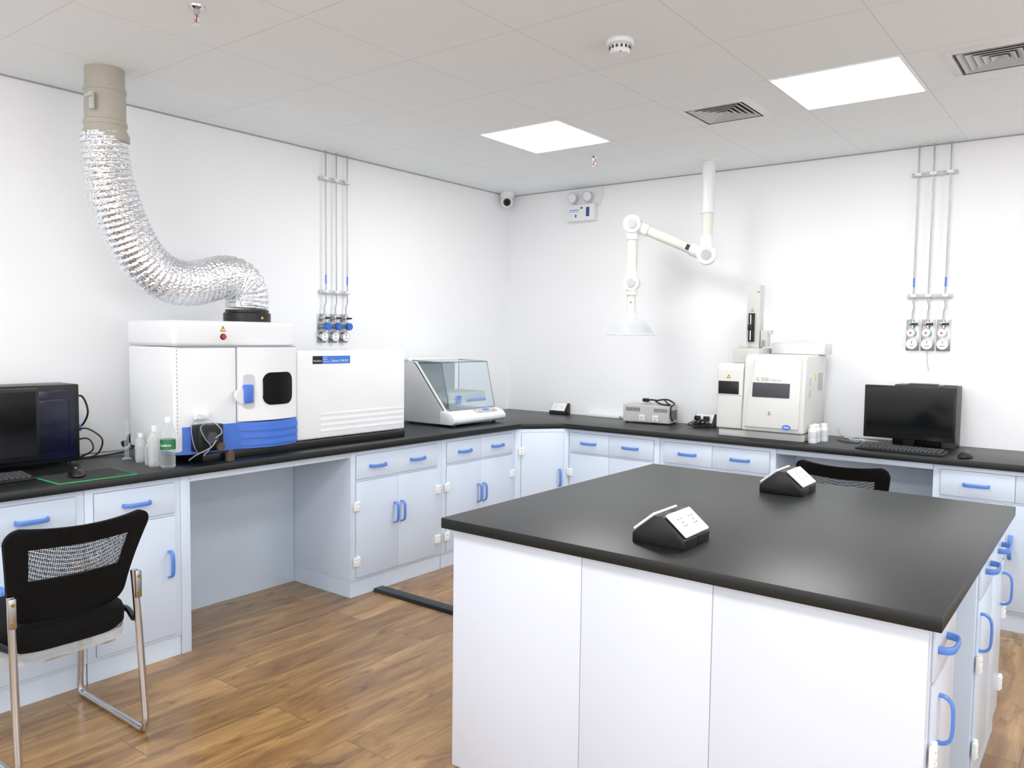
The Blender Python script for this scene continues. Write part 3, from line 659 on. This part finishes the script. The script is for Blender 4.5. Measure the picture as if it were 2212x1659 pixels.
def monitor(loc,rot,W,Hh,label,zb=.05,sr=.09,sy=.0):
    t=Thing('computer_monitor',label,'monitor',loc,rot)
    t.part('housing',B().box(-W/2,W/2,0,.022,zb,zb+Hh,0,.004).box(-W*.3,W*.3,.0222,.04,zb+.05,zb+Hh-.05,0,.006),BLACK)
    t.part('screen',B().box(-W/2+.014,W/2-.014,-.0015,.0,zb+.024,zb+Hh-.014),BLACKG,label='dark switched-off screen')
    t.part('stand',B().box(-.03,.03,.0225,.04,.008,zb+.10,0,.004).lathe([(sr,0),(sr,.006),(.03,.012)],(0,sy,0),32),BLACK)
    return t
monitor((-3.665,1.235,TZ),h,.45,.31,'black flat computer monitor with dark screen on the worktop',sr=.07,sy=.025)
def keyboard(loc,rot,label,W=.44,D=.135):
    t=Thing('keyboard',label,'keyboard',loc,rot,group='black computer keyboards')
    t.part('base',B().prism([(-D/2,0),(D/2,0),(D/2,.022),(-D/2,.010)],'x',-W/2,W/2,0,.003),BLACK)
    b=B();nx,ny=20,5
    for i in range(nx):
        for j in range(ny):
            x=-W/2+.012+(W-.024)*(i+.5)/nx;y=-D/2+.012+(D-.026)*(j+.5)/ny;z=.010+.012*(y+D/2)/D
            b.box(x-.0085,x+.0085,y-.0085,y+.0085,z-.002,z+.007,0,.0015,1)
    t.part('keys',b,DGREY)['kind']='stuff';return t
keyboard((-3.545,1.15,TZ),h,'black keyboard lying beside the green-edged mouse pad')
def mouse(loc,rot,label):
    t=Thing('computer_mouse',label,'mouse',loc,rot,group='computer mice')
    t.part('shell',B().lathe([(.030,0),(.032,.006),(.030,.016),(.022,.026),(.010,.031),(.0001,.032)],n=24,M=Matrix.Diagonal((1,1.75,1))),BLACK)
    t.part('scroll_wheel',B().cyl((-.004,.028,.027),(.004,.028,.027),.007,n=14),GREY)
b=B().box(-3.535,-3.30,1.377,1.695,TZ,TZ+.003,1,.0012).box(-3.530,-3.305,1.382,1.690,TZ+.0028,TZ+.0036,0)
b.text('XTPower',.02,(-3.33,1.62,TZ+.0037),(0,1,0),(-1,0,0),1,off=.0003)
single('mouse_pad',b,[PADM,GREEN],'black cloth mouse pad with bright green edge','mouse pad',(-3.42,1.53,TZ))
mouse((-3.42,1.50,TZ+.0042),radians(75),'black computer mouse on the green-edged mouse pad')
# ---------------------------------------------------------------- shaker incubator
t=Thing('shaking_incubator','grey and white benchtop shaking incubator with clear box lid','laboratory instrument',(-3.70,4.14,TZ),world=True)
sy0,sy1=3.885,4.40;sb,sf=-3.93,-3.47
side_=[(sb,.865),(sf-.03,.865),(sf-.02,.90),(sf-.07,.955),(-3.80,1.26),(-3.82,1.278),(sb,1.278)]
SHK=mat('shaker_shell','#cfd2d4',.4)
t.part('side_wall',B().prism(side_,'y',sy0,sy0+.03,0,.003),SHK)
t.part('back_housing',B().box(sb,sb+.03,sy0+.031,sy1-.012,.87,1.27,0,.003),SHK)
t.part('top_cap',B().box(sb,-3.87,sy0-.002,sy1+.002,1.279,1.298,0,.004),WHITE)
b=B().prism([(sb+.031,.866),(sf+.005,.866),(sf+.032,.885),(sf+.034,.91),(sf+.01,.935),(sf-.045,.952),(sb+.031,.952)],'y',sy0+.031,sy1+.02,0,.008,3)
b.prism([(sf-.10,.866),(sf+.005,.866),(sf+.032,.885),(sf+.034,.91),(sf+.01,.935),(sf-.045,.952),(sf-.10,.952)],'y',sy0-.01,sy0+.0305,0,.006)
t.part('base_tray',b,WHITE)
M=Matrix.Translation((sf-.008,4.24,.9455))@Matrix.Rotation(radians(20),4,'Y')
t.part('control_panel',B().box(-.024,.024,-.11,.11,-.003,.002,0,.002,M=M).box(-.014,.010,-.03,.035,.002,.0035,1,M=M).box(.012,.018,-.09,-.05,.002,.003,2,M=M).box(.012,.018,.05,.09,.002,.003,2,M=M),[LGREY,LEDB,RED])
pts=[(-3.87,1.279),(-3.60,1.272),(-3.525,.956)]
b=B();ga,gb=sy0+.034,sy1
for i in range(2):
    (xa,za),(xb,zb)=pts[i],pts[i+1]
    d=Vector((xb-xa,0,zb-za)).normalized();nn=Vector((-d.z,0,d.x))*.004
    V=[]
    for y in (ga,gb):
        V+=[Vector((xa,y,za)),Vector((xb,y,zb)),Vector((xb,y,zb))+nn,Vector((xa,y,za))+nn]
    b.add(V,[(0,1,2,3),(7,6,5,4),(0,4,5,1),(1,5,6,2),(2,6,7,3),(3,7,4,0)])
for y in (ga,gb-.004):b.prism([(-3.87,.956),(-3.87,1.279)]+pts[1:],'y',y,y+.004)
t.part('glass_lid',b,GLASS,label='clear boxy acrylic lid')
b=B()
for y in (ga+.002,gb-.002):
    b.tube([(x,y,z+.003) for x,z in pts],.0030,6)
for x,z in pts[1:]:b.tube([(x,ga,z+.003),(x,gb,z+.003)],.0030,6)
b.tube([(-3.865,gb-.002,.956),(-3.865,gb-.002,1.28)],.0030,6)
t.part('lid_frame',b,GLASSE)
t.part('lid_hinge_bar',B().box(-3.868,-3.845,ga,gb-.12,1.256,1.270,0,.003),BLACK)
t.part('inner_back',B().box(sb+.031,sb+.036,sy0+.034,sy1-.014,.953,1.26),GREY)
t.part('side_trim',B().tube([(-3.825,sy0+.002,1.275),(-3.80,sy0+.002,1.256),(sf-.075,sy0+.002,.958)],.004,6),BLACK)
b=B().box(-3.84,-3.56,sy0+.07,sy1-.05,1.0,1.02,0,.003).cyl((-3.70,4.14,.951),(-3.70,4.14,1.0),.04,n=20)
for k in range(6):b.box(-3.83,-3.57,sy0+.09+k*.07,sy0+.10+k*.07,1.06,1.07,0,.001)
for x in (-3.83,-3.57):b.box(x-.005,x+.005,sy0+.08,sy1-.06,1.02,1.068,0,.001)
t.part('shaker_platform',b,JOINTG)
t.part('clamp_knob',B().box(-3.556,-3.54,4.02,4.06,.99,1.05,0,.004),IBLUE,label='blue clamp knob')
t.part('clamp_knob',B().box(-3.70,-3.66,4.18,4.22,1.021,1.06,0,.005),IBLUE,label='blue clamp knob')
t.part('clamp_bar',B().box(-3.558,-3.548,4.14,4.33,1.005,1.022,0,.003),IBLUE,label='blue clamp bar')
for x in (sb+.04,sf-.03):
    for y in (sy0+.05,sy1-.04):t.part('foot',B().cyl((x,y,TZ),(x,y,TZ+.017),.014,n=12),BLACK)
# ---------------------------------------------------------------- power supply box
t=Thing('voltage_stabilizer','beige metal power box with two front sockets and black cable','power supply',(-2.66,5.10,TZ),radians(7))
b=B().box(-.175,.175,-.08,.09,.008,.132,0,.008,3)
for k in range(9):b.box(-.15+k*.012,-.144+k*.012,-.0815,-.0795,.085,.112,1);b.box(.06+k*.011,.065+k*.011,-.0815,-.0795,.085,.112,1)
for k in range(8):b.box(.1745,.1765,-.05+k*.015,-.043+k*.015,.03,.10,1)
t.part('case',b,[CREAM2,DGREY])
for x in (-.03,.07):
    b=B().box(x-.022,x+.022,-.087,-.081,.02,.064,0,.002)
    for q in ((-.008,.045),(.008,.045),(0,.03)):b.box(x+q[0]-.002,x+q[0]+.002,-.0885,-.0868,q[1]-.004,q[1]+.004,1)
    t.part('socket',b,[WHITE,INK])
for x in (-.15,.15):
    for y in (-.06,.07):t.part('foot',B().cyl((x,y,0),(x,y,.009),.012,n=12),BLACK)
t.part('top_cap',B().cyl((.05,-.03,.132),(.05,-.03,.15),.022,n=18).box(-.04,.0,-.01,.02,.1325,.15,0,.004),CREAM2)
b=B().tube(catmull([(-.02,.0,.16),(.02,-.03,.168),(.06,-.02,.165),(.10,.0,.17),(.14,-.04,.15),(.17,-.07,.14),(.10,-.05,.142),(.05,-.02,.16),(.11,.03,.17),(.18,.0,.145),(.186,-.09,.13),(.188,-.10,.06),(.20,-.09,.03)],6),.006,8).box(-.055,-.01,-.02,.015,.15,.175,0,.006)
t.part('cable',b,BLACK)
# ---------------------------------------------------------------- analyser
t=Thing('laboratory_analyzer','cream benchtop carbon analyser with sampling tower on the worktop','laboratory instrument',(-2.01,4.74,TZ),radians(0))
b=B().box(.012,.54,.012,.42,.0,.045,0,.008)
t.part('base',b,CREAM2)
b=B().prism([(0.0,.05),(.0,.42),(.02,.455),(.30,.455),(.30,.05)],'x',.0,.165,0,.01,3)
t.part('side_module',b,CREAM)
t.part('side_module_window',B().box(.010,.142,-.004,.004,.265,.345,0,.003).box(.0,.165,-.0015,.0,.257,.2585,1),[BLACK,GREY],label='black smoked window')
b=B().prism([(-.02,.05),(.012,.49),(.04,.515),(.40,.515),(.40,.05)],'x',.172,.545,0,.010,3)
t.part('main_housing',b,CREAM)
def fy(z):return -.02+(z-.05)*(.032/.44)
M=Matrix.Translation((0,fy(0),0))@Matrix.Rotation(-atan(.032/.44),4,'X')
t.part('front_door',B().prism([(.19,.075),(.245,.50),(.52,.50),(.52,.075)],'y',-.014,-.002,0,.004,M=M),CREAM)
def frontbox(b,x0,x1,z0,z1,d0,d1,mi=0,bev=0):
    return b.box(x0,x1,-.014-d1,-.014-d0,z0,z1,mi,bev,M=M)
t.part('display_strip',frontbox(B(),.235,.46,.258,.345,-.001,.004,0,.002),DGREY,label='dark grey display strip')
b=B().text('iL 550',.030,(.255,-.0145,.356),(1,0,0),(0,0,1),0).text('TOC-TN',.016,(.345,-.0145,.356),(1,0,0),(0,0,1),1)
b.v=[M@v for v in b.v];t.part('lettering',b,[GREY,GREY])
b=B().lathe([(.026,0),(.026,.003),(.001,.003)],(.452,-.014,.085),24,0,Matrix.Rotation(pi/2,3,'X')@Matrix.Diagonal((1,.6,1)));b.box(.436,.468,-.0185,-.017,.083,.087,1)
b.v=[M@v for v in b.v];t.part('oval_badge',b,[LEDB,INKW])
b=frontbox(B(),.338,.352,.155,.175,0,.003,0,.002);t.part('lock',b.cyl(M@Vector((.345,-.017,.163)),M@Vector((.345,-.021,.163)),.006,n=12),STEEL)
b=B()
for k in range(12):b.box(.5445,.5465,.24,.33,.40-k*.009,.404-k*.009)
for k in range(2):b.box(.5445,.546,.07,.11,.33-k*.07,.38-k*.07,1)
b.box(.5445,.546,.18,.20,.36,.40,2);t.part('side_vent',b,[GREY,LGREY,YEL])
b=tri(B(),(.075,-.0005,.375),Vector((1,0,0)),up,.014);t.part('warning_label',b,[YEL,INK])
t.part('rear_top_housing',B().box(.245,.575,.26,.41,.516,.585,0,.006).cyl((.50,.33,.585),(.50,.33,.59),.03,n=16),CREAM)
b=B().box(.055,.225,.10,.33,.456,.55,0,.006).box(.09,.14,.12,.20,.55,.58,0,.004)
t.part('tower_base',b,CREAM2)
MAST=mat('mast_grey','#c4c6c2',.4)
b=B().box(.112,.196,.17,.245,.551,.945,0,.004);t.part('sampling_tower',b,MAST)
b=B().box(.13,.168,.155,.169,.59,.77,0,.002);b.cyl((.147,.150,.60),(.147,.150,.76),.004,n=10,mi=1);t.part('syringe_carriage',b.box(.135,.16,.13,.155,.66,.70,0,.003),[BLACK,CHROME])
b=tri(B(),(.148,.1685,.79),Vector((1,0,0)),up,.011);t.part('tower_warning_label',b.box(.178,.192,.1685,.1695,.90,.905,1),[YEL,INK])
b=B().box(.201,.245,.18,.24,.56,.665,0,.004).box(.197,.265,.19,.235,.64,.665,0,.003).box(.215,.23,.165,.18,.56,.60,1,.002);t.part('tower_bracket',b,[CREAM2,GREY])
for x,y in ((-1.425,4.78),(-1.425,4.845),(-1.40,4.91)):
    t=Thing('reagent_bottle','small white plastic reagent bottle with printed label','bottle',(x,y,TZ),group='white reagent bottles')
    t.part('body',B().lathe([(.024,0),(.026,.004),(.026,.075),(.022,.085),(.018,.088)],n=24),WHITE)
    t.part('cap',B().lathe([(.020,.088),(.020,.105),(.018,.107)],n=24),INKW)
    b=B()
    for k in range(5):
        for a in range(-5,4):
            aa=radians(-50+a*12);b.box(.0258,.0264,-.002,.002,.03+k*.008,.033+k*.008,M=Matrix.Rotation(aa,4,'Z'))
    t.part('print',b,GREY)
# ---------------------------------------------------------------- right computer
t=Thing('computer_case','black desktop computer case standing behind the monitor','computer',(-.89,5.135,TZ))
t.part('case',B().box(-.165,.165,-.06,.10,0,.352,0,.006),BLACK)
t.part('front_bezel',B().box(.095,.167,-.072,-.0605,.0,.36,0,.004).box(-.10,.05,-.03,.06,.353,.358,0,.001),DGREY)
monitor((-.95,4.96,TZ),radians(2),.475,.305,'black flat monitor with dark reflective screen beside the analyser',zb=.045,sr=.09,sy=-.0)
keyboard((-.945,4.755,TZ),radians(-2),'black keyboard lying in front of the monitor')
mouse((-.625,4.72,TZ),radians(-15),'black computer mouse beside the keyboard')
single('paper_note',B().box(-.835,-.755,4.845,4.925,TZ,TZ+.002).box(-.83,-.76,4.85,4.92,TZ+.002,TZ+.004),INKW,'small white paper lying under the monitor','paper',(-.79,4.88,TZ))
b=B().tube(catmull([(-1.40,5.20,.90),(-1.37,5.17,.868),(-1.32,5.10,.862),(-1.26,5.00,.858),(-1.20,4.97,.858),(-1.18,5.03,.860),(-1.25,5.06,.866),(-1.30,5.0,.872),(-1.22,4.96,.87),(-1.15,4.99,.866),(-1.12,5.02,.86)],6),.004,8)
b.tube(catmull([(-1.34,4.99,.8545),(-1.28,4.94,.8545),(-1.20,4.93,.858),(-1.22,4.98,.874),(-1.30,4.97,.87)],6),.0035,8,mi=1)
single('cable_coil',b,[LGREY,DGREY],'loosely coiled grey cable on the worktop','cable',(-1.25,5.0,.8505))
# ---------------------------------------------------------------- chairs
def chair(loc,rot,label,tip=0):
    t=Thing('office_chair',label,'chair',loc,rot,group='mesh back visitor chairs')
    for s in (-1,1):
        x=s*.205
        P=[(x*.98,-.205,.60),(x,-.225,.40),(x*1.02,-.25,.12),(x*1.02,-.255,.045),(x*1.02,-.235,.013),(x*1.02,-.18,.0125),(x*1.02,.18,.0125),(x*1.02,.235,.013),(x*1.02,.255,.045),(x*1.0,.235,.20),(x*.95,.215,.36),(x*.9,.19,.392),(x*.85,.10,.398),(x*.85,-.15,.398)]
        t.part('leg',B().tube(catmull(P,5),.0125,14),CHROME,label='chrome tube sled leg')
        b=B().box(s*.205-.012,s*.205+.012,-.232,-.222,.50,.60,0,.004)
        for z in (.52,.58):b.cyl((s*.205,-.232,z),(s*.205,-.237,z),.006,n=10,mi=1)
        t.part('bracket',b,[STEEL,BRASS])
        b=B().tube(catmull([(s*.2,-.20,.42),(s*.22,-.1,.43),(s*.2,-.0,.41)],5),.011,10);t.part('side_support',b,BLACK)
    t.part('cross_bar',B().tube([(-.19,.20,.385),(.19,.20,.385)],.010,10),CHROME);t.part('cross_bar',B().tube([(-.18,-.14,.388),(.18,-.14,.388)],.010,10),CHROME)
    def slab(z0,z1,grow=0,mi=0,y0=.03):
        b=B();N=44;rings=[]
        for zz,k in ((z0,.90),(z0+(z1-z0)*.25,.99),(z0+(z1-z0)*.7,1.0),(z1-.008,.97),(z1,.90),(z1+.008,.5),(z1+.010,.01)):
            V=[]
            for i in range(N):
                a=2*pi*i/N;c_,s_=cos(a),sin(a);e=.5
                x=(.215+grow)*k*(abs(c_)**e)*(1 if c_>0 else -1);y=y0+(.23+grow)*k*(abs(s_)**e)*(1 if s_>0 else -1)
                V.append((x,y,zz))
            rings.append(V)
        V=[v for q in rings for v in q];Fc=[]
        for i in range(len(rings)-1):
            for j in range(N):Fc.append((i*N+j,i*N+(j+1)%N,(i+1)*N+(j+1)%N,(i+1)*N+j))
        Fc.append(tuple(range(N)));b.add(V,Fc,mi);return b
    t.part('seat',slab(.385,.475),FABRIC,label='black padded fabric seat')
    rn=random.Random(5);b=slab(.352,.386,-.004)
    b.v=[Vector((v.x*(1+rn.uniform(-.03,.01)),v.y*(1+rn.uniform(-.03,.01)),v.z+(rn.uniform(-.012,.006) if v.z<.37 else 0))) for v in b.v]
    t.part('plastic_wrap',b,WRAP,label='clear wrinkled plastic film under the seat')
    z0,z1=.482,.815
    def bp(u,v,off):
        hw=.188+.056*v**1.4;Hh=z1-z0;rc=.055
        dd=min(v,1-v)*Hh
        if dd<rc:hw-=rc-sqrt(max(0,rc*rc-(rc-dd)**2))
        x=u*hw;sag=.012*(u*u)*(v)
        z=z0+Hh*v+sag
        y=-.165-.125*v**1.3-.035*(1-u*u)+.03
        return Vector((x,y-off,z))
    us=[-1+2*i/36 for i in range(37)];vs=[(1-cos(pi*j/34))/2 for j in range(35)]
    NU,NV=36,34
    def shell(sel,t0,t1):
        b=B();V=[];Fc=[]
        for off in (t0,t1):
            for j in range(NV+1):
                for i in range(NU+1):V.append(bp(us[i],vs[j],off))
        K=(NU+1)*(NV+1);cells={(i,j) for i in range(NU) for j in range(NV) if sel((us[i]+us[i+1])/2,(vs[j]+vs[j+1])/2)}
        def id_(i,j,l):return l*K+j*(NU+1)+i
        for i,j in cells:
            Fc.append((id_(i,j,0),id_(i+1,j,0),id_(i+1,j+1,0),id_(i,j+1,0)))
            Fc.append((id_(i,j,1),id_(i,j+1,1),id_(i+1,j+1,1),id_(i+1,j,1)))
            for (a,c,e) in (((i-1,j),(i,j),(i,j+1)),((i+1,j),(i+1,j),(i+1,j+1)),((i,j-1),(i,j),(i+1,j)),((i,j+1),(i,j+1),(i+1,j+1))):
                if a not in cells:Fc.append((id_(*c,0),id_(*c,1),id_(*e,1),id_(*e,0)))
        used=sorted({q for g in Fc for q in g});mp={q:k for k,q in enumerate(used)}
        b.add([V[q] for q in used],[[mp[q] for q in g] for g in Fc]);return b
    win=lambda u,v:abs(u)<.72 and .44<v<.80 and (abs(u)/.72)**8+(abs(v-.62)/.18)**8<1.2
    t.part('backrest',shell(lambda u,v:not win(u,v),-.006,.012),FABRIC,label='black curved backrest frame')
    t.part('mesh_panel',shell(win,.0,.002),MESHM,label='see-through grey mesh panel')
    return t
chair((-3.0,1.215,0),h,'black mesh-back chair with chrome sled legs, plastic wrapped seat')
chair((-1.10,4.48,0),radians(-3),'black mesh-back chair tucked at the desk behind the island')
